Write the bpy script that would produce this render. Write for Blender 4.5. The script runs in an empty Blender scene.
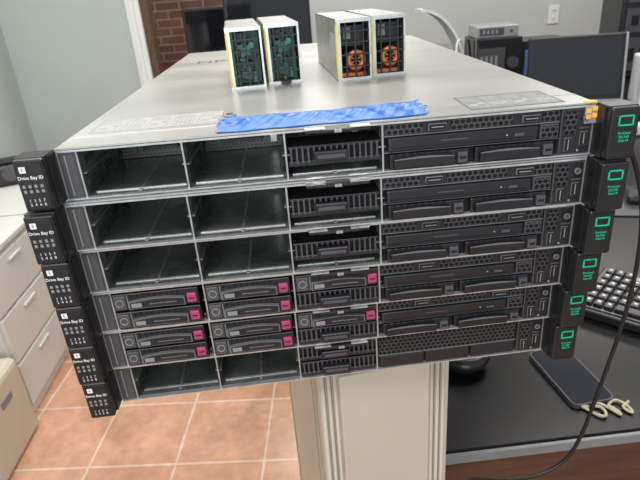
import bpy, bmesh, math, random
from mathutils import Vector, Matrix, Euler
random.seed(4)
SC=bpy.context.scene
COL=SC.collection
SC.view_settings.view_transform='Standard'
U=0.0437
# ---------------------------------------------------------------- materials
MATS={}
def mat(name,col,rough=.5,metal=0.0,var=0.06,scale=40,bump=0.0,emit=None,estr=1,spec=None,stretch=None,rvar=0):
    if name in MATS: return MATS[name]
    m=bpy.data.materials.new(name); m.use_nodes=True
    nt=m.node_tree; b=nt.nodes['Principled BSDF']
    tc=nt.nodes.new('ShaderNodeTexCoord'); nz=nt.nodes.new('ShaderNodeTexNoise')
    nz.inputs['Scale'].default_value=scale; nz.inputs['Detail'].default_value=6
    if stretch:
        mp=nt.nodes.new('ShaderNodeMapping'); mp.inputs['Scale'].default_value=stretch
        nt.links.new(tc.outputs['Object'],mp.inputs[0]); nt.links.new(mp.outputs[0],nz.inputs['Vector'])
    else: nt.links.new(tc.outputs['Object'],nz.inputs['Vector'])
    mr=nt.nodes.new('ShaderNodeMapRange'); mr.inputs[1].default_value=.3; mr.inputs[2].default_value=.7
    nt.links.new(nz.outputs['Fac'],mr.inputs[0])
    mx=nt.nodes.new('ShaderNodeMix'); mx.data_type='RGBA'
    c=Vector(col)
    mx.inputs[6].default_value=(*[max(0,x*(1-var)) for x in c],1)
    mx.inputs[7].default_value=(*[min(1,x*(1+var)) for x in c],1)
    nt.links.new(mr.outputs[0],mx.inputs[0]); nt.links.new(mx.outputs[2],b.inputs['Base Color'])
    b.inputs['Roughness'].default_value=rough; b.inputs['Metallic'].default_value=metal
    if rvar:
        m2=nt.nodes.new('ShaderNodeMapRange'); m2.inputs[1].default_value=.3; m2.inputs[2].default_value=.7
        m2.inputs[3].default_value=rough-rvar; m2.inputs[4].default_value=rough+rvar
        nt.links.new(nz.outputs['Fac'],m2.inputs[0]); nt.links.new(m2.outputs[0],b.inputs['Roughness'])
    if spec is not None: b.inputs['Specular IOR Level'].default_value=spec
    if bump:
        bp=nt.nodes.new('ShaderNodeBump'); bp.inputs['Strength'].default_value=bump; bp.inputs['Distance'].default_value=.001
        nt.links.new(nz.outputs['Fac'],bp.inputs['Height']); nt.links.new(bp.outputs[0],b.inputs['Normal'])
    if emit:
        b.inputs['Emission Color'].default_value=(*emit,1); b.inputs['Emission Strength'].default_value=estr
    MATS[name]=m; return m
def perf(name,base,hole,pitch,rad,metal=.3,rough=.5,plane='XZ'):
    m=mat(name,base,rough,metal); nt=m.node_tree; b=nt.nodes['Principled BSDF']
    tc=nt.nodes.new('ShaderNodeTexCoord'); sx=nt.nodes.new('ShaderNodeSeparateXYZ'); nt.links.new(tc.outputs['Object'],sx.inputs[0])
    A,B={'XZ':(0,2),'XY':(0,1),'YZ':(1,2)}[plane]
    def M(op,a,bv=None,c=None):
        n=nt.nodes.new('ShaderNodeMath'); n.operation=op
        for i,v in enumerate((a,bv,c)):
            if v is None: continue
            if hasattr(v,'links'): nt.links.new(v,n.inputs[i])
            else: n.inputs[i].default_value=v
        return n.outputs[0]
    zx=M('DIVIDE',sx.outputs[B],pitch*.87); row=M('FLOOR',zx); odd=M('MODULO',M('ADD',row,1000),2.0)
    xx=M('ADD',M('DIVIDE',sx.outputs[A],pitch),M('MULTIPLY',odd,.5))
    fx=M('SUBTRACT',M('FRACT',M('ADD',xx,1000)),.5); fz=M('SUBTRACT',M('FRACT',M('ADD',zx,1000)),.5)
    d=M('SQRT',M('ADD',M('MULTIPLY',fx,fx),M('MULTIPLY',fz,fz)))
    h=M('LESS_THAN',d,rad)
    mx=nt.nodes.new('ShaderNodeMix'); mx.data_type='RGBA'
    old=b.inputs['Base Color'].links[0].from_socket
    nt.links.new(h,mx.inputs[0]); nt.links.new(old,mx.inputs[6]); mx.inputs[7].default_value=(*hole,1)
    nt.links.new(mx.outputs[2],b.inputs['Base Color'])
    return m
STEEL=mat('galvanised_steel',(.44,.45,.43),.34,.65,.18,35)
LID=mat('lid_steel',(.455,.46,.425),.34,.5,.055,4,stretch=(1.0,2.2,1),rvar=.05)
EDGE=mat('bright_steel',(.62,.63,.62),.26,.6,.2,50)
LIP=mat('worn_steel_lip',(.50,.51,.50),.28,.6,.3,70)
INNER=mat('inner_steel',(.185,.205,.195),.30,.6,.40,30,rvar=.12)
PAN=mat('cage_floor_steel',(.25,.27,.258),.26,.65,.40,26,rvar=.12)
BLACK=mat('black_plastic',(.010,.010,.011),.42,0,.1,80)
BLACK2=mat('satin_black',(.016,.016,.018),.3,0,.1,80)
DARK=mat('dark_void',(.005,.005,.006),.8)
GREYP=mat('grey_plastic',(.070,.070,.075),.4)
GREYM=mat('mid_grey_plastic',(.15,.15,.155),.4)
SILVERP=mat('silver_plastic',(.42,.42,.43),.35,.5)
PINK=mat('magenta_plastic',(.40,.045,.15),.4,0,.05,30)
GREEN=mat('green_glow_print',(.0,.42,.22),.5,0,.03,30,emit=(0,.4,.2),estr=.25)  # printed lettering and emblem with a weak glow added; not a lamp
WHITEP=mat('white_print',(.80,.80,.80),.5)
INK=mat('grey_ink',(.06,.06,.065),.6)
LINK=mat('pale_ink',(.24,.245,.24),.6)
LABELG=mat('label_grey',(.42,.43,.40),.45,.2)
LABELD=mat('label_dark_grey',(.20,.21,.21),.5)
TAPE=mat('blue_tape',(.014,.15,.58),.38,0,.38,38,.8,rvar=.12)
ORANGE=mat('orange_tag_glow',(.90,.42,.03),.5,emit=(1,.45,.02),estr=.25)  # flat tag colour lifted by a faint added glow, no LED
COPPER=mat('copper_coil',(.60,.19,.05),.4,.2)
PCB=mat('green_board',(.02,.15,.10),.4,0,.4,200)
TEAL=mat('teal_component',(.05,.26,.21),.5,0,.4,180)
YEL=mat('yellow_sticker',(.70,.60,.16),.5)
PERFB=perf('black_perforated',(.040,.040,.042),(.001,.001,.001),.0036,.36)
HONEY=perf('honeycomb_vent',(.065,.065,.068),(.001,.001,.001),.0048,.42)
PERFS=perf('steel_perforated',(.12,.13,.125),(.05,.055,.052),.0042,.30,.5)
BEIGE=mat('beige_paint',(.53,.475,.375),.45,0,.04,6)
BEIGED=mat('dark_beige_trim',(.33,.29,.22),.5,0,.03,6)  # darker beige for handles, groove strips and the machine's top
CABW=mat('cream_paint',(.62,.62,.58),.45,0,.03,6)
DESK=mat('black_laminate',(.006,.006,.007),.30,0,.9,420,spec=.28)
DESKW=mat('pale_edge_strip',(.22,.23,.23),.3)
WOOD=mat('brown_wood',(.10,.045,.025),.45,0,.3,9,stretch=(1,1,6))
WALL=mat('wall_paint',(.46,.51,.485),.8,0,.02,3)
WALLB=mat('back_wall_paint',(.52,.55,.54),.8,0,.02,3)
TRIM=mat('white_trim',(.78,.78,.76),.45,0,.02,5)
CEIL=mat('ceiling_tile',(.75,.75,.73),.9,0,.05,60)
SCREEN=mat('dark_screen',(.008,.009,.012),.06,0,.05,5,spec=.8)
PHONEG=mat('phone_glass',(.016,.020,.030),.14,0,.05,5)
BLUEB=mat('blue_box',(.10,.20,.55),.5)
BLUEL=mat('blue_light',(.1,.3,.9),.5,emit=(.1,.35,1),estr=2.0)
PAPER=mat('white_paper',(.72,.73,.74),.6)
KEYC=mat('keycap_black',(.014,.014,.016),.3)
CABLE=mat('black_rubber',(.012,.012,.012),.4)
WCABLE=mat('white_cable',(.65,.65,.63),.5)
CORD=mat('pale_yellow_cord',(.55,.50,.33),.55,0,.2,300)
def tile_mat(name,c1,c2,mort,w,h,ms,off=0.0,rot=0,rough=.35):
    m=bpy.data.materials.new(name); m.use_nodes=True; nt=m.node_tree; b=nt.nodes['Principled BSDF']
    tc=nt.nodes.new('ShaderNodeTexCoord'); mp=nt.nodes.new('ShaderNodeMapping'); mp.inputs['Rotation'].default_value=rot if isinstance(rot,tuple) else (0,0,rot)
    br=nt.nodes.new('ShaderNodeTexBrick'); br.offset=off; br.inputs['Scale'].default_value=1
    br.inputs['Color1'].default_value=(*c1,1); br.inputs['Color2'].default_value=(*c2,1); br.inputs['Mortar'].default_value=(*mort,1)
    br.inputs['Brick Width'].default_value=w; br.inputs['Row Height'].default_value=h; br.inputs['Mortar Size'].default_value=ms; br.inputs['Mortar Smooth'].default_value=.3
    L=nt.links.new
    prev=br.outputs['Color']
    for sc,lo,hi,fac in ((6,(.78,.75,.73,1),(1.2,1.2,1.2,1),.65),(30,(.84,.82,.81,1),(1.15,1.15,1.15,1),.65)):
        nz=nt.nodes.new('ShaderNodeTexNoise'); nz.inputs['Scale'].default_value=sc; nz.inputs['Detail'].default_value=6
        mx=nt.nodes.new('ShaderNodeMix'); mx.data_type='RGBA'; mx.blend_type='MULTIPLY'; mx.inputs[0].default_value=fac
        cr=nt.nodes.new('ShaderNodeValToRGB'); cr.color_ramp.elements[0].color=lo; cr.color_ramp.elements[1].color=hi
        cr.color_ramp.elements[0].position=.35; cr.color_ramp.elements[1].position=.68
        L(tc.outputs['Object'],nz.inputs['Vector']); L(nz.outputs['Fac'],cr.inputs[0]); L(prev,mx.inputs[6]); L(cr.outputs[0],mx.inputs[7]); prev=mx.outputs[2]
    L(tc.outputs['Object'],mp.inputs[0]); L(mp.outputs[0],br.inputs[0]); L(prev,b.inputs['Base Color'])
    bp=nt.nodes.new('ShaderNodeBump'); bp.inputs['Strength'].default_value=.4; bp.inputs['Distance'].default_value=.003; bp.invert=True
    L(br.outputs['Fac'],bp.inputs['Height']); L(bp.outputs[0],b.inputs['Normal'])
    b.inputs['Roughness'].default_value=rough
    return m
TILE=tile_mat('terracotta_tile',(.55,.31,.20),(.47,.255,.155),(.62,.49,.39),.30,.30,.005,0,.10,.22)
BRICK=tile_mat('red_brick',(.20,.085,.05),(.15,.065,.04),(.26,.21,.17),.21,.07,.008,.5,(math.pi/2,0,0),.8)
# ---------------------------------------------------------------- mesh builder
class MB:
    def __init__(s): s.bm=bmesh.new(); s.mats=[]
    def mi(s,m):
        if m not in s.mats: s.mats.append(m)
        return s.mats.index(m)
    def _fin(s,verts,m,smooth=False):
        fs=set(f for v in verts for f in v.link_faces); k=s.mi(m)
        for f in fs: f.material_index=k; f.smooth=smooth
        return fs
    def box(s,x0,x1,y0,y1,z0,z1,m,bev=0,seg=2,rz=0,M=None):
        r=bmesh.ops.create_cube(s.bm,size=1); vs=r['verts']
        T=Matrix.Translation(((x0+x1)/2,(y0+y1)/2,(z0+z1)/2))@Matrix.Rotation(rz,4,'Z')@Matrix.Diagonal((x1-x0,y1-y0,z1-z0,1))
        if M is not None: T=M@T
        bmesh.ops.transform(s.bm,matrix=T,verts=vs)
        fs=s._fin(vs,m)
        if bev:
            es=list(set(e for v in vs for e in v.link_edges))
            r=bmesh.ops.bevel(s.bm,geom=es,offset=bev,segments=seg,affect='EDGES',profile=.5)
            k=s.mi(m)
            for f in r['faces']: f.material_index=k
        return s
    def prism(s,outline,z0,z1,m,plane='XY'):
        def P(a,b_,c): return (a,b_,c) if plane=='XY' else ((a,c,b_) if plane=='XZ' else (c,a,b_))
        lo=[s.bm.verts.new(P(a,b_,z0)) for a,b_ in outline]; hi=[s.bm.verts.new(P(a,b_,z1)) for a,b_ in outline]
        k=s.mi(m); n=len(outline)
        for f in (s.bm.faces.new(lo[::-1]),s.bm.faces.new(hi)): f.material_index=k
        for i in range(n):
            f=s.bm.faces.new([lo[i],lo[(i+1)%n],hi[(i+1)%n],hi[i]]); f.material_index=k
        return s
    def rslab(s,w,l,r,z0,z1,m):
        pts=[]
        for cx,cy,a0 in ((w/2-r,l/2-r,0),(-w/2+r,l/2-r,90),(-w/2+r,-l/2+r,180),(w/2-r,-l/2+r,270)):
            for i in range(7):
                a=math.radians(a0+15*i); pts.append((cx+r*math.cos(a),cy+r*math.sin(a)))
        return s.prism(pts,z0,z1,m)
    def cyl(s,c,r,h,m,axis='Z',seg=24,r2=None,smooth=True):
        q=bmesh.ops.create_cone(s.bm,cap_ends=True,segments=seg,radius1=r,radius2=r if r2 is None else r2,depth=h); vs=q['verts']
        R={'Z':Matrix.Identity(4),'Y':Matrix.Rotation(math.pi/2,4,'X'),'X':Matrix.Rotation(math.pi/2,4,'Y')}[axis]
        bmesh.ops.transform(s.bm,matrix=Matrix.Translation(c)@R,verts=vs)
        fs=s._fin(vs,m,False)
        for f in fs:
            if len(f.verts)==4: f.smooth=smooth
        return s
    def torus(s,c,R,r,m,axis='Z',n=24,k=8,rot=None):
        A={'Z':Matrix.Identity(3),'Y':Matrix.Rotation(math.pi/2,3,'X'),'X':Matrix.Rotation(math.pi/2,3,'Y')}[axis]
        if rot is not None: A=rot
        vv=[]
        for i in range(n):
            a=2*math.pi*i/n
            for j in range(k):
                b=2*math.pi*j/k
                p=Vector(((R+r*math.cos(b))*math.cos(a),(R+r*math.cos(b))*math.sin(a),r*math.sin(b)))
                vv.append(s.bm.verts.new(Vector(c)+A@p))
        kk=s.mi(m)
        for i in range(n):
            for j in range(k):
                f=s.bm.faces.new([vv[i*k+j],vv[((i+1)%n)*k+j],vv[((i+1)%n)*k+(j+1)%k],vv[i*k+(j+1)%k]]); f.material_index=kk; f.smooth=True
        return s
    def mesh(s,name):
        bmesh.ops.recalc_face_normals(s.bm,faces=s.bm.faces)
        me=bpy.data.meshes.new(name); s.bm.to_mesh(me); s.bm.free()
        for m in s.mats: me.materials.append(m)
        return me
def obj(name,me,parent=None,loc=(0,0,0),rot=(0,0,0),label=None,cat=None,group=None,kind=None):
    o=bpy.data.objects.new(name,me); COL.objects.link(o); o.location=loc; o.rotation_euler=rot
    if parent: o.parent=parent
    if label: o['label']=label
    if cat: o['category']=cat
    if group: o['group']=group
    if kind: o['kind']=kind
    return o
def text_mesh(body,size,m,align='CENTER',bold=0):
    cu=bpy.data.curves.new('t','FONT'); cu.body=body; cu.size=size; cu.align_x=align; cu.align_y='CENTER'; cu.resolution_u=2; cu.offset=bold
    o=bpy.data.objects.new('t',cu); COL.objects.link(o)
    bpy.context.view_layer.update()
    me=bpy.data.meshes.new_from_object(o.evaluated_get(bpy.context.evaluated_depsgraph_get()))
    bpy.data.objects.remove(o); me.materials.clear(); me.materials.append(m); me.name='lettering'
    return me
def tube(name,pts,r,m,**k):
    cu=bpy.data.curves.new(name,'CURVE'); cu.dimensions='3D'; sp=cu.splines.new('NURBS'); sp.points.add(len(pts)-1)
    for p,q in zip(sp.points,pts): p.co=(*q,1)
    sp.use_endpoint_u=True; sp.order_u=4; cu.bevel_depth=r; cu.bevel_resolution=4; cu.resolution_u=10
    o=bpy.data.objects.new('tmp',cu); COL.objects.link(o); bpy.context.view_layer.update()
    me=bpy.data.meshes.new_from_object(o.evaluated_get(bpy.context.evaluated_depsgraph_get())); bpy.data.objects.remove(o)
    me.materials.clear(); me.materials.append(m)
    for f in me.polygons: f.use_smooth=True
    return obj(name,me,**k)
# ---------------------------------------------------------------- server part meshes
BX=[-.201,-.118,-.0365,.0425]   # bay edges
def mk_chassis():
    b=MB()
    b.box(-.217,.217,.001,.70,-.0437,-.0427,LIP)
    b.box(-.217,-.2158,0,.70,-.0427,-.0012,STEEL)
    b.box(.2158,.217,0,.70,-.0427,-.0012,STEEL)
    b.box(-.2158,.2158,.698,.70,-.0427,-.0012,PERFS)
    b.box(-.2158,-.2025,.0,.14,-.0427,-.0012,GREYP)
    b.box(-.2145,-.2035,-.0006,.0,-.0400,-.0050,GREYP)
    b.box(-.2110,-.2100,-.0010,.0,-.0390,-.0060,LINK)
    b.box(-.2158,.2158,-.0020,.004,-.0030,-.0016,EDGE)
    b.box(-.2158,.2158,-.0022,.003,-.0427,-.0416,EDGE)
    for x in BX:
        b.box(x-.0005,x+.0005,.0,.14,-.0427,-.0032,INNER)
        b.box(x-.0007,x+.0007,-.0008,.0004,-.0416,-.0032,LIP)
        for s_ in (-1,1):
            xs=sorted((x+s_*.0005,x+s_*.0030)); b.box(xs[0],xs[1],.003,.13,-.0226,-.0220,STEEL)
            xs=sorted((x+s_*.0005,x+s_*.0009))
            for q in range(3):
                b.box(xs[0],xs[1],.010+q*.042,.034+q*.042,-.0350,-.0290,PERFS); b.box(xs[0],xs[1],.010+q*.042,.034+q*.042,-.0170,-.0100,PERFS)
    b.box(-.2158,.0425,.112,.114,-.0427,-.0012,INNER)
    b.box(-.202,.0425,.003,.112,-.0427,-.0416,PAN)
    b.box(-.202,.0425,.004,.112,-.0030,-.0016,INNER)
    for i in range(3):
        m_=(BX[i]+BX[i+1])/2; b.box(m_-.0012,m_+.0012,.006,.110,-.0416,-.0411,STEEL)
        b.box(BX[i]+.004,BX[i+1]-.004,.010,.0125,-.0416,-.0408,EDGE)
        for q in (.3,.7):
            xx=BX[i]+(BX[i+1]-BX[i])*q; b.box(xx-.004,xx+.004,-.0030,.001,-.0424,-.0410,EDGE)
    return b.mesh('chassis')
ch_me=mk_chassis()
b=MB(); b.box(-.217,.217,0,.70,-.0012,0,LID)
lid_me=b.mesh('lid')
b=MB(); b.box(-.200,.0415,.1080,.1115,-.041,-.0035,PERFS)
for i in range(3):
    x0=BX[i]
    for z in (-.013,-.031):
        b.box(x0+.024,x0+.058,.102,.108,z-.0016,z+.0016,BLACK)
        b.box(x0+.012,x0+.017,.105,.108,z-.004,z+.004,PCB)
    b.box(x0+.066,x0+.072,.106,.108,-.036,-.008,LIP)
bp_me=b.mesh('backplane')
def ear(side):
    b=MB(); s=side
    def B(x0,x1,*a,**k):
        xs=sorted((s*x0,s*x1)); b.box(xs[0],xs[1],*a,**k)
    B(.2185,.2415,-.022,.002,-.0428,-.0010,BLACK2,bev=.0018)
    B(.2172,.2195,-.014,.030,-.0420,-.0016,BLACK)
    B(.2395,.2450,-.010,.004,-.0395,-.0080,BLACK,bev=.001)
    B(.2200,.2400,-.0228,-.0215,-.0405,-.0035,BLACK,bev=.0005)
    B(.2180,.2420,-.0175,.001,-.0020,-.0003,BLACK2,bev=.0007)
    return b.mesh('mounting_ear')
earL=ear(-1); earR=ear(1)
tx_bay=text_mesh('Drive Bay ID',.0037,WHITEP,bold=.00006); tx_num=text_mesh('1  3  5  7\n2  4  6  8',.0034,WHITEP); tx_E=text_mesh('E',.0038,BLACK)
tx_pro=text_mesh('ProLiant\nDL360\nGen10',.0030,GREEN,bold=.00005)
b=MB(); b.box(-.0024,.0024,-.0002,.0002,-.0024,.0024,WHITEP); ic_me=b.mesh('bay_icon')
b=MB()
for z0,z1,x0,x1 in ((.0030,.0042,-.0062,.0062),(-.0042,-.0030,-.0062,.0062),(-.0042,.0042,-.0062,-.0050),(-.0042,.0042,.0050,.0062)):
    b.box(x0,x1,-.0003,.0003,z0,z1,GREEN)
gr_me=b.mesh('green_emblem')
b=MB()
for i in range(4):
    for j in range(2): b.box(-.0080+i*.0045,-.0058+i*.0045,-.0002,.0002,-.0020-j*.0040,.0005-j*.0040,LINK)
bxs_me=b.mesh('indicator_boxes')
def mk_drive():
    b=MB()
    b.box(.001,.0775,.0005,.10,-.0084,.0084,BLACK)
    b.box(.001,.0775,-.003,.002,-.0084,.0084,BLACK2,bev=.0008)
    b.box(.002,.013,-.0045,-.002,-.0070,.0070,GREYP,bev=.0008)
    b.torus((.0075,-.0048,.0),.0034,.0005,LINK,'Y',20,6)
    b.box(.0138,.0150,-.0036,-.002,-.0070,.0070,GREYM)
    for i in range(9):
        b.box(.0165+i*.0052,.0195+i*.0052,-.0033,-.0025,.0042,.0070,DARK)
    return b.mesh('drive')
dr_me=mk_drive()
def arc(x0,x1,zb,zt,bul,n=12):
    top=[(x0+(x1-x0)*i/n, zt+bul*math.sin(math.pi*i/n)) for i in range(n+1)]
    bot=[(x0+(x1-x0)*i/n, zb+bul*.35*math.sin(math.pi*i/n)) for i in range(n,-1,-1)]
    return top+bot
b=MB(); b.prism(arc(.0155,.0655,-.0064,.0012,.0022),-.0064,-.0026,GREYM,'XZ'); b.prism(arc(.0167,.0645,-.0056,.0004,.0021),-.0068,-.0060,BLACK2,'XZ')
b.box(.018,.027,-.0071,-.0066,-.0042,.0000,LINK); b.box(.034,.058,-.0071,-.0066,-.0020,-.0012,GREYM)
dh_me=b.mesh('drive_handle')
b=MB(); b.box(.0672,.0758,-.0054,-.0022,-.0056,.0038,PINK,bev=.0010); b.box(.0690,.0740,-.0058,-.005,-.0015,-.0005,BLACK); db_me=b.mesh('release_button')
b=MB()
b.box(.001,.0775,.002,.03,-.0084,.0084,DARK); b.box(.001,.0775,-.002,.003,-.0084,-.004,BLACK2,bev=.0006)
b.box(.001,.0775,-.002,.003,.006,.0084,BLACK2,bev=.0006)
for i in range(16): b.box(.003+i*.0047,.0045+i*.0047,-.0022,.002,-.006,.0075,GREYP)
b.box(.022,.050,-.0085,-.001,-.0045,.0045,BLACK2,bev=.0014); b.box(.025,.047,-.0090,-.008,-.0015,.0015,GREYP)
bl_me=b.mesh('drive_blank')
b=MB()
b.box(.0435,.1885,.005,.10,-.0415,-.0040,DARK)
b.box(.0435,.1885,.0005,.0055,-.0128,-.0036,BLACK2)
b.box(.0450,.0750,-.0002,.0012,-.0124,-.0042,HONEY)
b.box(.0985,.1490,-.0002,.0012,-.0124,-.0042,HONEY)
b.box(.1740,.1875,-.0002,.0012,-.0124,-.0042,HONEY)
b.box(.0435,.1885,-.0004,.005,-.0138,-.0130,GREYM)
b.box(.0435,.1885,-.0004,.005,-.0273,-.0268,GREYM)
pp_me=b.mesh('port_panel')
b=MB(); b.box(-.0074,.0074,-.0020,.003,-.0028,.0028,GREYM,bev=.0006); b.box(-.0068,.0068,-.0024,-.001,-.0022,.0022,DARK); b.box(-.0052,.0052,-.0026,-.001,-.0004,.0004,LINK)
usb_me=b.mesh('port')
b=MB(); b.box(.0465,.1700,-.0028,.006,-.0260,-.0145,BLACK2,bev=.0012); b.box(.0500,.1660,-.0032,-.002,-.0232,-.0226,DARK); b.box(.1500,.1580,-.0042,-.002,-.0215,-.0190,GREYP,bev=.0004)
b.box(.0480,.0485,-.0032,-.002,-.025,-.0155,GREYP); b.box(.0900,.1120,-.0031,-.002,-.0200,-.0190,GREYP); b.cyl((.1440,-.0030,-.0200),.0007,.0008,SILVERP,'Y',10)
b.box(.1720,.1875,-.0018,.006,-.0260,-.0145,GREYP,bev=.0008); b.box(.1733,.1862,-.0022,-.001,-.0250,-.0156,HONEY)
od_me=b.mesh('optical_drive')
b=MB()
b.box(-.033,.033,-.0010,.006,-.0060,.0060,BLACK2,bev=.0010)
b.prism(arc(-.030,.019,-.0050,.0022,.0015),-.0062,-.001,BLACK,'XZ')
b.prism(arc(-.030,.019,.0022,.0027,.0015),-.0065,-.0055,GREYM,'XZ')  # grey sliver stands in for a highlight along the latch's upper edge
b.box(.0225,.0305,-.0058,-.001,-.0046,.0044,GREYP,bev=.0008); b.box(.0240,.0290,-.0062,-.005,-.0010,.0010,DARK)
for i in range(8): b.box(-.029+i*.006,-.026+i*.006,-.0014,-.0006,.0044,.0056,DARK)
mb_me=b.mesh('media_bay_blank')
b=MB(); b.box(.1895,.2155,-.0005,.06,-.0415,-.0040,GREYP,bev=.0004)
b.box(.1905,.2145,-.0010,.0,-.0405,-.0050,BLACK2)
for x,z in ((.2090,-.0285),(.1965,-.0330)):
    b.box(x-.0030,x+.0030,-.0016,.0,z-.0058,z+.0058,GREYM,bev=.0003); b.box(x-.0025,x+.0025,-.0020,-.001,z-.0053,z+.0053,DARK); b.box(x-.0003,x+.0006,-.0022,-.001,z-.0045,z+.0045,LINK)
b.box(.2050,.2130,-.0015,.0,-.0205,-.0190,GREYP)
b.box(.1920,.2020,-.0014,.0,-.0245,-.0060,HONEY)
for z in (-.0385,): b.cyl((.205,-.0014,z),.0010,.001,LINK,'Y',12)
pm_me=b.mesh('control_module')
b=MB(); b.cyl((.2090,-.0020,-.0120),.0028,.003,GREYP,'Y'); b.torus((.2090,-.0034,-.0120),.0024,.0003,LINK,'Y'); pb_me=b.mesh('power_button')
b=MB(); b.box(-.026,.026,-.010,.002,-.0036,-.0006,BLACK2,bev=.0008); b.box(-.018,.018,-.0112,-.009,-.0034,-.0010,BLACK,bev=.0006)
b.box(-.026,-.010,-.0106,-.0016,-.0006,-.0001,EDGE); b.box(.010,.026,-.0106,-.0016,-.0006,-.0001,EDGE); b.box(-.0028,.0028,-.0116,-.0105,-.0034,-.0010,SILVERP); pt_me=b.mesh('pull_tab')
tx_tab=text_mesh('2',.0026,BLACK)
b=MB(); b.box(.0435,.1885,.002,.05,-.0415,-.0036,BLACK)
b.box(.0450,.1870,-.0012,.0022,-.0250,-.0050,HONEY,bev=.0004)
b.box(.0445,.1875,-.0016,.0022,-.0262,-.0252,GREYM)
for i in range(3):
    x=.0455+i*.0475; b.box(x,x+.0455,-.0012,.002,-.0405,-.0272,BLACK2,bev=.0008)
gl_me=b.mesh('honeycomb_vent_panel')
ROWS=[(.0042,-.0067,-.0183),(.0015,-.0099,-.0109),(.0006,-.0044,-.0070),(-.0006,.0012,.0019),(-.0024,.0073,.0151),(-.0033,.0125,.0193)]
LBL=['topmost rack server with silver lid and two empty drive bays',
'one-unit silver rack server with two empty drive bays and optical drive',
'one-unit silver rack server with two empty drive bays and optical drive',
'one-unit rack server filled with drives bearing magenta release buttons',
'one-unit rack server filled with drives bearing magenta release buttons',
'lowest rack server with empty bays and honeycomb vent panel']
RX=(math.pi/2,0,0)
servers=[]
for k,(x,y,a) in enumerate(ROWS):
    S=obj('rack_server',None,None,(x,y,-k*U),(0,0,a),LBL[k],'server','stacked rack servers'); S.empty_display_size=.05
    servers.append(S)
    obj('chassis',ch_me,S); obj('lid',lid_me,S,label='smooth silver steel lid'); obj('backplane',bp_me,S)
    eL=obj('mounting_ear',earL,S); eR=obj('mounting_ear',earR,S,label='black mounting ear with green emblem')
    obj('bay_icon',ic_me,eL,(-.2345,-.0232,-.0085)); obj('lettering',tx_E,eL,(-.2345,-.02345,-.0085),RX)
    obj('lettering',tx_bay,eL,(-.2300,-.0231,-.0150),RX); obj('indicator_boxes',bxs_me,eL,(-.2300,-.0230,-.0210)); obj('lettering',tx_num,eL,(-.2300,-.0231,-.0350),RX)
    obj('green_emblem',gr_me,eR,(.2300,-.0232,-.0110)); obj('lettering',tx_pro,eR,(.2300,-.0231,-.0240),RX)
    t=obj('pull_tab',pt_me,S,(.006,0,0),label='black pull tab with chrome corners'); obj('lettering',tx_tab,t,(0,-.01175,-.0022),RX)
    if k in (3,4):
        slots=[(i,j) for i in range(3) for j in range(2)]
        for i,j in slots:
            z=-.0128 if j==0 else -.0316
            if i==2 and j==1:
                obj('drive_blank',bl_me,S,(BX[i]+.0005,0,z)); continue
            d=obj('drive',dr_me,S,(BX[i]+.0005,0,z),label='black hot-swap drive with magenta button')
            obj('drive_handle',dh_me,d); obj('release_button',db_me,d,label='magenta release button')
    else:
        obj('drive_blank',bl_me,S,(BX[2]+.0005,.004 if k<3 else .001,-.0240 if k<3 else -.0128))
        if k==5: obj('drive_blank',bl_me,S,(BX[2]+.0005,.001,-.0316))
    if k<5:
        obj('port_panel',pp_me,S); obj('optical_drive',od_me,S)
        obj('display_port',usb_me,S,(.0870,0,-.0084)); obj('usb_port',usb_me,S,(.1640,0,-.0084))
        obj('media_bay_blank',mb_me,S,(.0810,0,-.0345)); obj('media_bay_blank',mb_me,S,(.1520,0,-.0345))
    else:
        obj('honeycomb_vent_panel',gl_me,S)
    c=obj('control_module',pm_me,S); obj('power_button',pb_me,c)
T=servers[0]
b=MB(); b.box(-.217,.217,.0352,.0360,0,.0004,EDGE); obj('lid_seam',b.mesh('lid_seam'),T)
def diagram(x0,x1,y0,y1,n,name,base,ink,out):
    b=MB(); b.box(x0,x1,y0,y1,0,.0002,base)
    t=.0008
    for q in ((x0,x1,y0,y0+t),(x0,x1,y1-t,y1),(x0,x0+t,y0,y1),(x1-t,x1,y0,y1)): b.box(*q,.0002,.0003,out)
    w=(x1-x0)/n
    for i in range(n):
        a=x0+i*w+w*.08; c=x0+(i+1)*w-w*.08; ya=y0+(y1-y0)*.12; yb=y0+(y1-y0)*.60
        for q in ((a,c,ya,ya+t),(a,c,yb-t,yb),(a,a+t,ya,yb),(c-t,c,ya,yb)): b.box(*q,.0002,.0003,ink)
        m_=(a+c)/2; ym=(ya+yb)/2
        if i%2==0:
            b.box(a+(c-a)*.15,a+(c-a)*.55,ya+(yb-ya)*.25,ya+(yb-ya)*.5,.0002,.0003,ink); b.box(a+(c-a)*.65,a+(c-a)*.9,ym,ym+.006,.0002,.0003,ink)
        else:
            for q in range(4): b.box(a+(c-a)*(.15+.2*q),a+(c-a)*(.25+.2*q),ya+.005,yb-.005,.0002,.0003,ink)
        for j in range(4):
            yy=y0+(y1-y0)*(.67+.075*j); b.box(a,c-random.random()*w*.4,yy,yy+.0009,.0002,.0003,ink)
    return b.mesh(name)
FAINT=mat('faint_ink',(.30,.305,.29),.6)
obj('service_label',diagram(-.205,-.092,.045,.098,5,'service_label',LABELG,FAINT,LINK),T,label='pale printed service diagram label')
obj('service_label',diagram(.118,.196,.010,.062,4,'service_label',LABELD,LABELG,INK),T,label='grey printed service diagram label with dark outline')
obj('lettering',text_mesh('HPE',.040,INK),T,(-.145,.520,.0003),(0,0,0))
b=MB(); b.cyl((-.085,.07,.0008),.006,.0016,SILVERP); b.cyl((-.085,.07,.0018),.003,.0008,GREYP); obj('lid_screw',b.mesh('lid_screw'),T)
b=MB(); b.box(.2075,.2180,-.0030,-.0004,-.0165,-.0030,SILVERP,bev=.0006)
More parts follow.
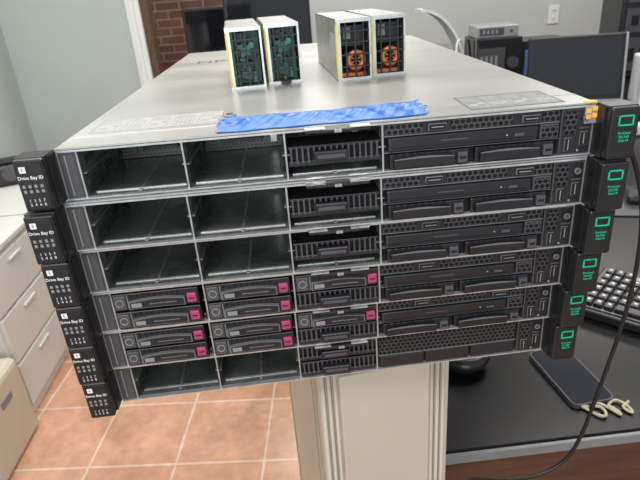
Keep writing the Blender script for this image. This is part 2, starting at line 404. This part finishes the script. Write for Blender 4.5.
for x,z in ((.2082,-.0075),(.2132,-.0060),(.2082,-.0125),(.2132,-.0115)): b.box(x,x+.0038,-.0036,-.0029,z,z+.0034,ORANGE)
b.box(.2085,.2175,-.0006,.005,-.0001,.0008,ORANGE)
obj('orange_tag',b.mesh('orange_tag'),T,label='small tag with flat orange squares')
# ---------------------------------------------------------------- blue tape
bm=bmesh.new(); nx,ny=110,20; g=[]
rag=[random.uniform(-.0035,.0035) for _ in range(ny+1)]; rag2=[random.uniform(-.005,.004) for _ in range(ny+1)]
for i in range(nx+1):
    for j in range(ny+1):
        u=i/nx; v=j/ny; e=max(0,1-u*18); e2=max(0,1-(1-u)*18)
        x=-.084+.170*u+rag[j]*e+rag2[j]*e2+.008*(v-.5)*(1-u)
        y=-.0055+.054*v+.0018*math.sin(u*9)*v+.005*u+.0012*math.sin(u*31)*(v>.95)+.0010*math.sin(u*27+1)*(v<.05)
        wr=abs(math.sin(u*19+v*3+math.sin(u*7)))**3+.5*abs(math.sin(u*41-v*6))**4
        z=.0009+.0024*wr*math.sin(min(1,max(0,v))*3.1)+.0020*(e+e2)*abs(math.sin(v*8))
        g.append(bm.verts.new((x,y,z)))
for i in range(nx):
    for j in range(ny):
        f=bm.faces.new([g[i*(ny+1)+j],g[(i+1)*(ny+1)+j],g[(i+1)*(ny+1)+j+1],g[i*(ny+1)+j+1]]); f.smooth=True
me=bpy.data.meshes.new('painters_tape'); bm.to_mesh(me); bm.free(); me.materials.append(TAPE)
o=obj('painters_tape',me,None,(0,0,0),(0,0,-.035),'wrinkled strip of blue painters tape stuck on the silver lid','tape')
md=o.modifiers.new('s','SOLIDIFY'); md.thickness=.0003
# ---------------------------------------------------------------- power supplies
W,Lg,H=.0395,.19,.066
b=MB(); w=W/2; t=.001
b.box(-w,-w+t,0,Lg,0,H,STEEL); b.box(w-t,w,0,Lg,0,H,STEEL); b.box(-w,w,0,Lg,0,t,STEEL); b.box(-w,w,0,Lg,H-t,H,STEEL); b.box(-w,w,Lg-t,Lg,0,H,STEEL)
b.box(-w+t,w-t,.05,.052,t,H-t,DARK)
b.box(-w,-w+.0022,-.0006,.001,0,H,YEL); b.box(-w+.0022,-w+.0050,-.0006,.001,0,H,EDGE); b.box(w-.0022,w,-.0006,.001,0,H,EDGE); b.box(-w,w,-.0008,.001,0,.003,EDGE); b.box(-w,w,-.0008,.001,H-.004,H,EDGE)
case_me=b.mesh('casing')
b=MB()
for x in (-.0090,.0015,.0110): b.box(x-.0008,x+.0008,-.0012,.002,.003,H-.004,BLACK)
for z in (.015,.028,.041,.053): b.box(-w+.005,w-.002,-.0010,.0015,z-.0008,z+.0008,BLACK)
gril_me=b.mesh('front_grille')
b=MB(); b.box(-.015,.017,.030,.032,.002,.064,PCB); b.box(-.0145,-.012,.006,.032,.004,.06,PCB)
rr=random.Random(12)
for i in range(26):
    x=rr.uniform(-.012,.011); z=rr.uniform(.004,.052); ww=rr.uniform(.003,.009); hh=rr.uniform(.003,.012); 
    b.box(x,min(.0175,x+ww),rr.uniform(.008,.022),.031,z,z+hh,rr.choice((TEAL,PCB,PCB,TEAL,GREYP,BLACK,BLACK)))
for i in range(4): b.cyl((rr.uniform(-.008,.012),.018,rr.uniform(.01,.05)),.0035,.02,rr.choice((BLACK,TEAL,GREYM)),'Y',16)
brd_me=b.mesh('circuit_board')
b=MB(); b.torus((.003,.007,.021),.0085,.0032,COPPER,'Y',24,10); b.cyl((.003,.009,.021),.0030,.006,BLACK,'Y')
for i in range(6):
    a=i*math.pi/3; b.box(-.0006,.0006,.006,.010,.003,.008,COPPER,M=Matrix.Translation((.003,0,.021))@Matrix.Rotation(a,4,'Y'))
b.box(-.012,.014,.012,.04,.036,.058,BLACK2); b.box(-.010,-.002,.010,.02,.044,.056,LINK); b.box(-.014,.014,.008,.04,.003,.007,COPPER)
coil_me=b.mesh('orange_coil')
b=MB(); b.box(-w-.0003,-w,.002,.006,.010,.058,YEL); b.box(-w-.0004,-w,.016,.05,.020,.050,LABELG); stk_me=b.mesh('yellow_sticker')
b=MB(); b.box(-.006,.006,-.012,.0,.0015,.0045,BLACK2,bev=.0008); b.cyl((0,-.003,.006),.002,.006,GREYP,'Z',12); lt_me=b.mesh('release_lever')
for (x,y,a,kind) in ((-.0665,.208,.07,0),(-.0240,.224,.06,0),(.0555,.205,.04,1),(.0970,.216,.03,1)):
    P=obj('power_supply',None,None,(x,y,.0001),(0,0,a),
      'upright silver power supply with green circuit board behind black grille' if kind==0 else 'upright silver power supply with orange coil behind black grille','power supply','power supplies on the top server')
    P.empty_display_size=.03
    obj('casing',case_me,P); obj('front_grille',gril_me,P,label='black lattice grille'); obj('yellow_sticker',stk_me,P)
    obj('circuit_board' if kind==0 else 'orange_coil',brd_me if kind==0 else coil_me,P)
    if kind==0 and x>-.05: obj('release_lever',lt_me,P)
# ---------------------------------------------------------------- beige pedestal
FZ=-1.32; SB=-6*U
obj_p=obj('storage_pedestal',None,None,(-.022,.030,0),(0,0,.11),label='narrow beige metal pedestal cabinet carrying the server stack',cat='cabinet')
PW=.152
b=MB(); b.box(0,PW,.006,.50,FZ,SB-.004,BEIGE,bev=.003); obj('body',b.mesh('body'),obj_p)
b=MB(); b.box(-.003,PW+.003,-.003,.503,SB-.006,SB,BEIGE,bev=.0015); obj('top_panel',b.mesh('top_panel'),obj_p)
for z0,z1 in ((FZ+.05,FZ+.50),(FZ+.51,SB-.02)):
    b=MB(); b.box(.022,PW-.026,-.001,.007,z0,z1,BEIGE,bev=.002); d=obj('door',b.mesh('door'),obj_p)
    b=MB(); b.box(PW-.046,PW-.034,-.010,.001,z1-.50 if z1<-.6 else z1-.42,z1-.40 if z1<-.6 else z1-.34,BEIGED,bev=.003); obj('handle',b.mesh('handle'),d)
b=MB(); hz=SB-FZ-.012; cz=(FZ+SB)/2-.002
for x in (.004,.011,.018,PW-.022,PW-.015,PW-.008): b.cyl((x,.006,cz),.0028,hz,BEIGE,'Z',12)
for x in (.0075,.0145,PW-.0185,PW-.0115): b.box(x-.0006,x+.0006,.003,.007,FZ+.01,SB-.008,BEIGED)
for y in (.03,.06,.46,.48): b.box(-.0012,.001,y,y+.004,FZ+.01,SB-.008,BEIGED)
obj('ribbed_trim',b.mesh('ribbed_trim'),obj_p,label='vertical ribbed corner trim')
# ---------------------------------------------------------------- desk
D=-.57
dk=obj('desk',None,None,(0,0,0),label='long black-topped desk with grey front edge and brown wood body',cat='desk')
b=MB(); b.box(.145,2.7,.180,1.95,D-.024,D,DESK,bev=.002); obj('desktop',b.mesh('desktop'),dk)
b=MB(); b.box(.145,2.7,.172,.1795,D-.020,D-.003,DESKW,bev=.0015); obj('edge_strip',b.mesh('edge_strip'),dk,label='grey laminate edge strip')
b=MB(); b.box(.16,2.68,.20,.22,FZ,D-.024,WOOD); b.box(.16,.18,.22,1.9,FZ,D-.024,WOOD); b.box(2.66,2.68,.22,1.9,FZ,D-.024,WOOD); b.box(.18,2.66,1.88,1.9,FZ,D-.024,WOOD); obj('wood_panel',b.mesh('wood_panel'),dk,label='dark brown wooden panel')
dk2=obj('desk',None,None,(0,0,0),label='black-topped desk carrying monitors and boxes against the wall',cat='desk')
b=MB(); b.box(-.35,4.2,2.1,3.6,D-.03,D,DESK,bev=.002); obj('desktop',b.mesh('desktop'),dk2)
b=MB(); b.box(-.32,-.29,2.15,3.55,FZ,D-.03,WOOD); b.box(4.14,4.17,2.15,3.55,FZ,D-.03,WOOD); b.box(-.29,4.14,3.5,3.53,FZ,D-.03,WOOD); obj('wood_panel',b.mesh('wood_panel'),dk2)
b=MB(); b.rslab(.076,.152,.012,0,.0085,GREYP); me1=b.mesh('case')
ph=obj('mobile_phone',None,None,(.433,.315,D),(0,0,.09),'black mobile phone lying face up on the black desk','phone')
obj('case',me1,ph); b=MB(); b.rslab(.071,.147,.010,.0085,.0091,PHONEG); b.box(-.008,.008,.066,.0675,.0091,.0093,GREYP); obj('screen',b.mesh('screen'),ph,label='glossy dark blue-grey phone screen')
cp=[]
for i in range(34):
    a=i*.55; cp.append((.455-.040+.080*i/33+.010*math.cos(a*1.3),.228+.014*math.sin(a*1.1)+.006*math.cos(a*2.3),D+.003+.002*abs(math.sin(a))))
tube('braided_cord',cp,.0024,CORD,label='pale yellow cord lying tangled on the black desk',cat='cord')
b=MB(); b.torus((0,0,.022),.034,.014,BLACK2,n=36,k=14); b.cyl((0,0,.010),.034,.020,BLACK,seg=32); b.torus((0,0,.034),.020,.003,GREYP,n=30,k=8)
obj('cable_coil',b.mesh('cable_coil'),None,(.262,.385,D),(0,0,0),'round black coil lying on the black desk beside the pedestal','cable coil')
kb=obj('keyboard',None,None,(.535,.505,D),(0,0,math.atan2(-.72,.69)),'black full-size computer keyboard on the black desk','keyboard')
b=MB(); b.box(0,.46,0,.215,.002,.022,BLACK2,bev=.005,seg=3)
for x in (.02,.40):
    b.box(x,x+.02,.01,.03,0,.003,GREYP)
    b.box(x,x+.02,.17,.19,0,.003,GREYP)
obj('case',b.mesh('case'),kb)
b=MB(); b.box(.012,.448,.014,.196,.0215,.0224,LABELG); obj('trim_plate',b.mesh('trim_plate'),kb)
b=MB(); b.box(-.0090,.0090,-.0118,.0118,0,.011,KEYC,bev=.0024,seg=2); b.box(-.003,.003,-.001,.004,.0109,.0112,WHITEP); key_me=b.mesh('key')
b=MB(); b.box(-.05,.05,-.0118,.0118,0,.011,KEYC,bev=.0024,seg=2); sp_me=b.mesh('space_bar')
nk=0
for r in range(6):
    for c in range(21):
        if r==0 and 3<=c<=7: continue
        if c in (15,) : continue
        if nk>=98: break
        obj('key',key_me,kb,(.0230+c*.0203,.028+r*.0305,.0223)); nk+=1
obj('space_bar',sp_me,kb,(.125,.028,.0223))
tube('power_cable',[(.262,.03,-.035),(.300,.07,-.050),(.330,.095,-.080),(.356,.10,-.135),(.364,.10,-.200),(.364,.10,-.260),(.357,.10,-.330),(.345,.10,-.400),(.332,.10,-.490),(.312,.10,-.535),(.265,.10,-.555),(.200,.10,-.548),(.150,.09,-.512),(.12,-.02,-.54),(.10,-.06,-.7)],.0026,CABLE,label='thin black cable hanging down beside the server stack',cat='cable')
# ---------------------------------------------------------------- left cabinets
def drawer_cab(y0,y1,h,label,mat_=CABW,x0=-1.56,x1=-1.085,n=3):
    c=obj('drawer_cabinet',None,None,(0,0,0),label=label,cat='cabinet',group='cream drawer cabinets')
    b=MB(); b.box(x0,x1-.02,y0,y1,FZ,FZ+h-.02,mat_,bev=.003); obj('body',b.mesh('body'),c)
    b=MB(); b.box(x0-.0,x1,y0-.003,y1+.003,FZ+h-.02,FZ+h,mat_,bev=.003); obj('top_panel',b.mesh('top_panel'),c)
    hh=(h-.08)/n
    for i in range(n):
        z0=FZ+.05+i*hh
        b=MB(); b.box(x1-.021,x1-.004,y0+.012,y1-.012,z0,z0+hh-.012,mat_,bev=.003); d=obj('drawer',b.mesh('drawer'),c)
        b=MB(); m=(y0+y1)/2; b.box(x1-.004,x1+.004,m-.05,m+.05,z0+hh-.050,z0+hh-.038,CABW,bev=.003); obj('handle',b.mesh('handle'),d)
for y0,y1 in ((1.27,1.72),(1.74,2.19),(2.21,2.66)):
    drawer_cab(y0,y1,.665,'cream metal drawer cabinet standing on terracotta tiles')
b=MB(); b.box(-1.50,-1.055,.93,1.235,FZ,FZ+.32,BEIGE,bev=.025,seg=3); b.box(-1.46,-1.10,.97,1.20,FZ+.32,FZ+.332,BEIGED,bev=.004); b.box(-1.057,-1.052,1.06,1.13,FZ+.22,FZ+.245,LABELD)
obj('beige_machine',b.mesh('beige_machine'),None,label='low rounded beige machine standing on the tiled floor',cat='machine')
b=MB(); b.box(-.08,.08,-.06,.06,0,.10,BLACK2,bev=.02,seg=3); b.cyl((0,-.062,.06),.035,.01,GREYP,'Y'); b.box(-.05,.05,-.04,.04,.10,.12,BLACK,bev=.008)
obj('desk_telephone',b.mesh('desk_telephone'),None,(-1.36,2.2,FZ+.665),(0,0,.4),'small black device on the cream cabinet','telephone')
# ---------------------------------------------------------------- room
def st(name,me): return obj(name,me,kind='structure')
b=MB(); b.box(-2.6,5.2,-2.5,6.0,FZ-.05,FZ,TILE); st('floor',b.mesh('floor'))
b=MB(); b.box(-1.75,-1.65,-.2,3.2,FZ,1.5,WALL); st('wall_left',b.mesh('wall_left'))
b=MB(); b.box(-1.75,-.90,3.2,3.3,FZ,1.5,WALL); st('wall_partition',b.mesh('wall_partition'))
b=MB(); b.box(-.90,-.82,3.17,3.33,FZ,1.5,TRIM,bev=.006); b.box(-.88,-.85,3.155,3.18,FZ,1.5,TRIM,bev=.004); st('trim_1',b.mesh('trim_1'))
b=MB(); b.box(-.82,-.775,3.20,3.33,FZ,1.5,WOOD,bev=.004); st('trim_2',b.mesh('trim_2'))
b=MB(); b.box(-2.6,5.2,4.9,5.0,FZ,1.5,WALLB); st('wall_back',b.mesh('wall_back'))
b=MB(); b.box(-1.6,.1,4.85,4.9,FZ,1.5,BRICK); st('wall_brick',b.mesh('wall_brick'))
b=MB(); b.box(4.7,4.8,-.2,4.9,FZ,1.5,WALLB); st('wall_right',b.mesh('wall_right'))
b=MB(); b.box(-1.65,-1.635,-.2,3.2,FZ,FZ+.1,TRIM); st('baseboard_left',b.mesh('baseboard_left'))
b=MB(); b.box(-2.6,5.2,-.4,6.0,1.5,1.55,CEIL); st('ceiling',b.mesh('ceiling'))
b=MB(); b.box(-.05,.05,-.012,0,-.08,.08,TRIM,bev=.003); 
for z in (-.035,.035):
    b.box(-.025,.025,-.015,-.011,z-.022,z+.022,WHITEP,bev=.002)
    for x in (-.010,.010): b.box(x-.002,x+.002,-.0165,-.014,z-.010,z+.008,DARK)
obj('wall_outlet',b.mesh('wall_outlet'),None,(2.58,4.9,-.30),(0,0,0),'white electrical outlet plate on the pale wall','outlet')
# ---------------------------------------------------------------- background things
wd=obj('credenza',None,None,(-.75,4.2,FZ),label='brown wooden credenza beside the doorway',cat='cabinet')
b=MB(); b.box(-.45,.55,0,.5,0,.86,WOOD,bev=.005); b.box(-.48,.58,-.03,.53,.86,.89,WOOD,bev=.006); obj('body',b.mesh('body'),wd)
for x0 in (-.43,.06):
    b=MB(); b.box(x0,x0+.47,-.015,0,.05,.83,WOOD,bev=.004); d=obj('door',b.mesh('door'),wd); b=MB(); b.cyl((x0+.43,-.025,.5),.012,.02,SILVERP,'Y'); obj('knob',b.mesh('knob'),d)
def monitor(x,y,z,w,h,label,rz=0,bezel=BLACK2,scr=SCREEN,stand=.1,strip=False,tilt=0):
    M=obj('monitor',None,None,(x,y,z),(0,0,rz),label,'monitor')
    b=MB(); b.box(-w/2,w/2,0,.03,stand,stand+h,bezel,bev=.008)
    if strip: b.box(-w/2,w/2,-.004,.0,stand,stand+.022,SILVERP,bev=.002); b.box(w/2,w/2+.012,.0,.035,stand,stand+h,SILVERP,bev=.003)
    obj('housing',b.mesh('housing'),M,rot=(tilt,0,0))
    b=MB(); b.box(-w/2+.018,w/2-.018,-.003,.002,stand+(.045 if strip else .022),stand+h-.018,scr); obj('screen',b.mesh('screen'),M,rot=(tilt,0,0))
    b=MB(); b.box(-.03,.03,.035,.06,.01,stand+h*.4,bezel,bev=.004); b.box(-w*.22,w*.22,-.03,.14,0,.014,bezel,bev=.005); obj('stand',b.mesh('stand'),M)
monitor(1.46,2.30,D,.46,.34,'glossy black monitor with silver lower edge on the black desk',-.22,stand=.02,strip=True,tilt=-.16)
monitor(-.06,3.0,D,.50,.50,'black monitor standing behind the power supplies',.1,stand=.16)
monitor(-.50,4.35,FZ+.89,.50,.36,'black monitor on the brown wooden credenza',.15,stand=.08)
b=MB(); b.box(-.25,.25,-.19,.19,0,.30,BLACK2,bev=.012); b.box(-.23,.23,-.196,-.19,.17,.27,GREYP,bev=.004); b.box(-.20,.10,-.198,-.19,.05,.12,DARK); b.box(-.22,.22,-.15,.15,.30,.36,GREYP,bev=.015); b.box(.14,.2,-.20,-.19,.06,.10,SILVERP); b.box(-.15,.15,-.05,.14,.36,.52,BLACK2,bev=.02)
obj('office_printer',b.mesh('office_printer'),None,(.46,3.1,D),(0,0,-.05),'bulky black office printer on the black desk','printer')
def dev(nm,x,y,z,w,d,h,m1,m2,label,cat,rz=-.1):
    b=MB(); b.box(-w/2,w/2,0,d,0,h,m1,bev=.006); b.box(-w*.42,w*.15,-.004,.001,h*.2,h*.8,m2,bev=.001); b.cyl((w*.32,-.003,h*.5),min(w,h)*.12,.008,GREYP,'Y',16)
    for i in range(4): b.box(-w*.35+i*w*.1,-w*.30+i*w*.1,-.006,-.003,h*.35,h*.65,SILVERP)
    return obj(nm,b.mesh(nm),None,(x,y,z),(0,0,rz),label,cat)
# bright white curved panel: a quarter-round shell
b=MB(); outer=[(-.02+.30*math.sin(math.radians(a)),.50*math.cos(math.radians(a))) for a in range(0,91,6)]; inner=[(-.02+.285*math.sin(math.radians(a)),.485*math.cos(math.radians(a))) for a in range(90,-1,-6)]
b.prism(outer+inner,-.012,.20,PAPER,'XZ'); b.box(-.02,.28,-.012,.20,0,.012,PAPER); b.box(.0,.16,-.014,-.012,.08,.30,LABELG)
obj('curved_panel',b.mesh('curved_panel'),None,(.86,3.00,D),(0,0,-.05),'bright white curved plastic panel standing on the black desk','panel')
dev('network_device',1.34,3.05,D,.30,.26,.30,BLACK2,GREYP,'black boxy equipment unit on the black desk','network device')
dev('network_device',1.67,3.10,D,.30,.26,.26,BLACK2,BLUEB,'black box with blue front panel on the black desk','network device')
dev('network_device',1.34,3.07,D+.3002,.26,.22,.07,SILVERP,GREYP,'silver box on top of the black equipment unit','network device')
dev('small_device',1.16,2.50,D,.18,.14,.09,BLACK2,BLUEB,'small black and blue desktop device on the black desk','device')
b=MB(); b.box(-.13,.13,-.10,.10,0,.050,PAPER,bev=.012,seg=3); b.box(-.10,.10,-.104,-.10,.016,.034,GREYP); b.box(-.11,-.02,-.08,.08,.050,.054,GREYP)
obj('label_printer',b.mesh('label_printer'),None,(1.36,1.84,D),(0,0,-.2),'low white desktop printer in front of the monitor','printer')
b=MB(); b.box(-.16,.16,-.1,.1,0,.24,PAPER,bev=.01); b.box(-.14,.14,-.104,-.1,.03,.055,BLUEL); b.box(-.14,.05,-.104,-.1,.085,.21,BLUEB); b.box(.07,.14,-.104,-.1,.085,.21,BLACK)
obj('blue_lit_device',b.mesh('blue_lit_device'),None,(1.93,2.25,D),(0,0,-.3),'blue and white device with lit front on the black desk','device')
# tall black equipment tower
et=obj('equipment_tower',None,None,(2.38,2.95,D),(0,0,-.2),label='tall black equipment tower with grey shelves on the desk',cat='equipment')
b=MB(); b.box(-.30,.30,0,.36,0,.80,BLACK2,bev=.01); obj('body',b.mesh('body'),et)
for z,h in ((.04,.20),(.27,.14),(.44,.10),(.57,.18)):
    b=MB(); b.box(-.27,.27,-.012,.0,z,z+h,GREYP,bev=.004)
    for i in range(5): b.box(-.24+i*.07,-.20+i*.07,-.016,-.011,z+h*.3,z+h*.7,DARK)
    b.cyl((.20,-.015,z+h/2),.018,.010,SILVERP,'Y'); obj('front_panel',b.mesh('front_panel'),et)
for i,(x0,a) in enumerate(((.99,.0),(1.03,.5),(1.08,1.1))):
    tube('hanging_cable',[(x0,2.72,D+.006),(x0+.02,2.74,D+.15),(x0-.02+.02*i,2.78,D+.30),(x0+.05,2.84,D+.36),(x0+.07,2.86,D+.25),(x0+.09,2.84,D+.006)],.006,(WCABLE,CABLE,GREYP)[i],label=('white','black','grey')[i]+' cable looped up from the black desk',cat='cable')
b=MB(); b.box(-.09,.09,-.12,.12,0,.004,BLACK); b.box(-.088,.088,-.118,.118,.004,.0045,GREYP)
obj('mouse_pad',b.mesh('mouse_pad'),None,(1.02,1.05,D),(0,0,-.3),'dark grey mouse pad lying on the black desk','mouse pad')
b=MB(); b.box(-.03,.03,-.05,.05,0,.03,BLACK2,bev=.014,seg=4); b.cyl((0,.02,.030),.006,.006,GREYP,'X'); b.box(-.0005,.0005,.0,.05,.028,.0306,GREYP)
obj('computer_mouse',b.mesh('computer_mouse'),None,(1.02,1.06,D+.0046),(0,0,-.4),'black computer mouse on the mouse pad','mouse')
# ---------------------------------------------------------------- lights
def area(loc,sx,sy,p,rot=(0,0,0),col=(1,.98,.95),name='ceiling_light'):
    l=bpy.data.lights.new(name,'AREA'); l.shape='RECTANGLE'; l.size=sx; l.size_y=sy; l.energy=p; l.color=col
    o=bpy.data.objects.new(name,l); COL.objects.link(o); o.location=loc; o.rotation_euler=rot
area((-.3,1.0,1.45),1.2,.6,34)
area((-.4,-.9,1.45),1.2,.6,20)
area((-.5,-2.3,.45),1.8,1.2,30,(math.radians(80),0,-.15),(.95,.98,1),'bay_fill_light')  # fill added behind the camera to brighten the drive bays, not a window
area((1.6,1.6,1.45),1.2,.6,26)
area((.3,3.6,1.45),1.2,.6,34)
area((2.6,3.6,1.45),1.2,.6,26)
area((-1.0,1.6,1.45),.6,1.2,18)
w=bpy.data.worlds.new('world'); SC.world=w; w.use_nodes=True
w.node_tree.nodes['Background'].inputs[0].default_value=(.85,.92,1,1); w.node_tree.nodes['Background'].inputs[1].default_value=.6
# ---------------------------------------------------------------- camera
cd=bpy.data.cameras.new('camera'); co=bpy.data.objects.new('camera',cd); COL.objects.link(co)
co.location=(-.0314,-.4383,.1010); co.rotation_euler=(1.1353,.0723,-.0826)
cd.sensor_width=36; cd.lens=546.67/640*36; cd.clip_start=.01
cd.dof.use_dof=True; cd.dof.focus_distance=.50; cd.dof.aperture_fstop=18
SC.camera=co
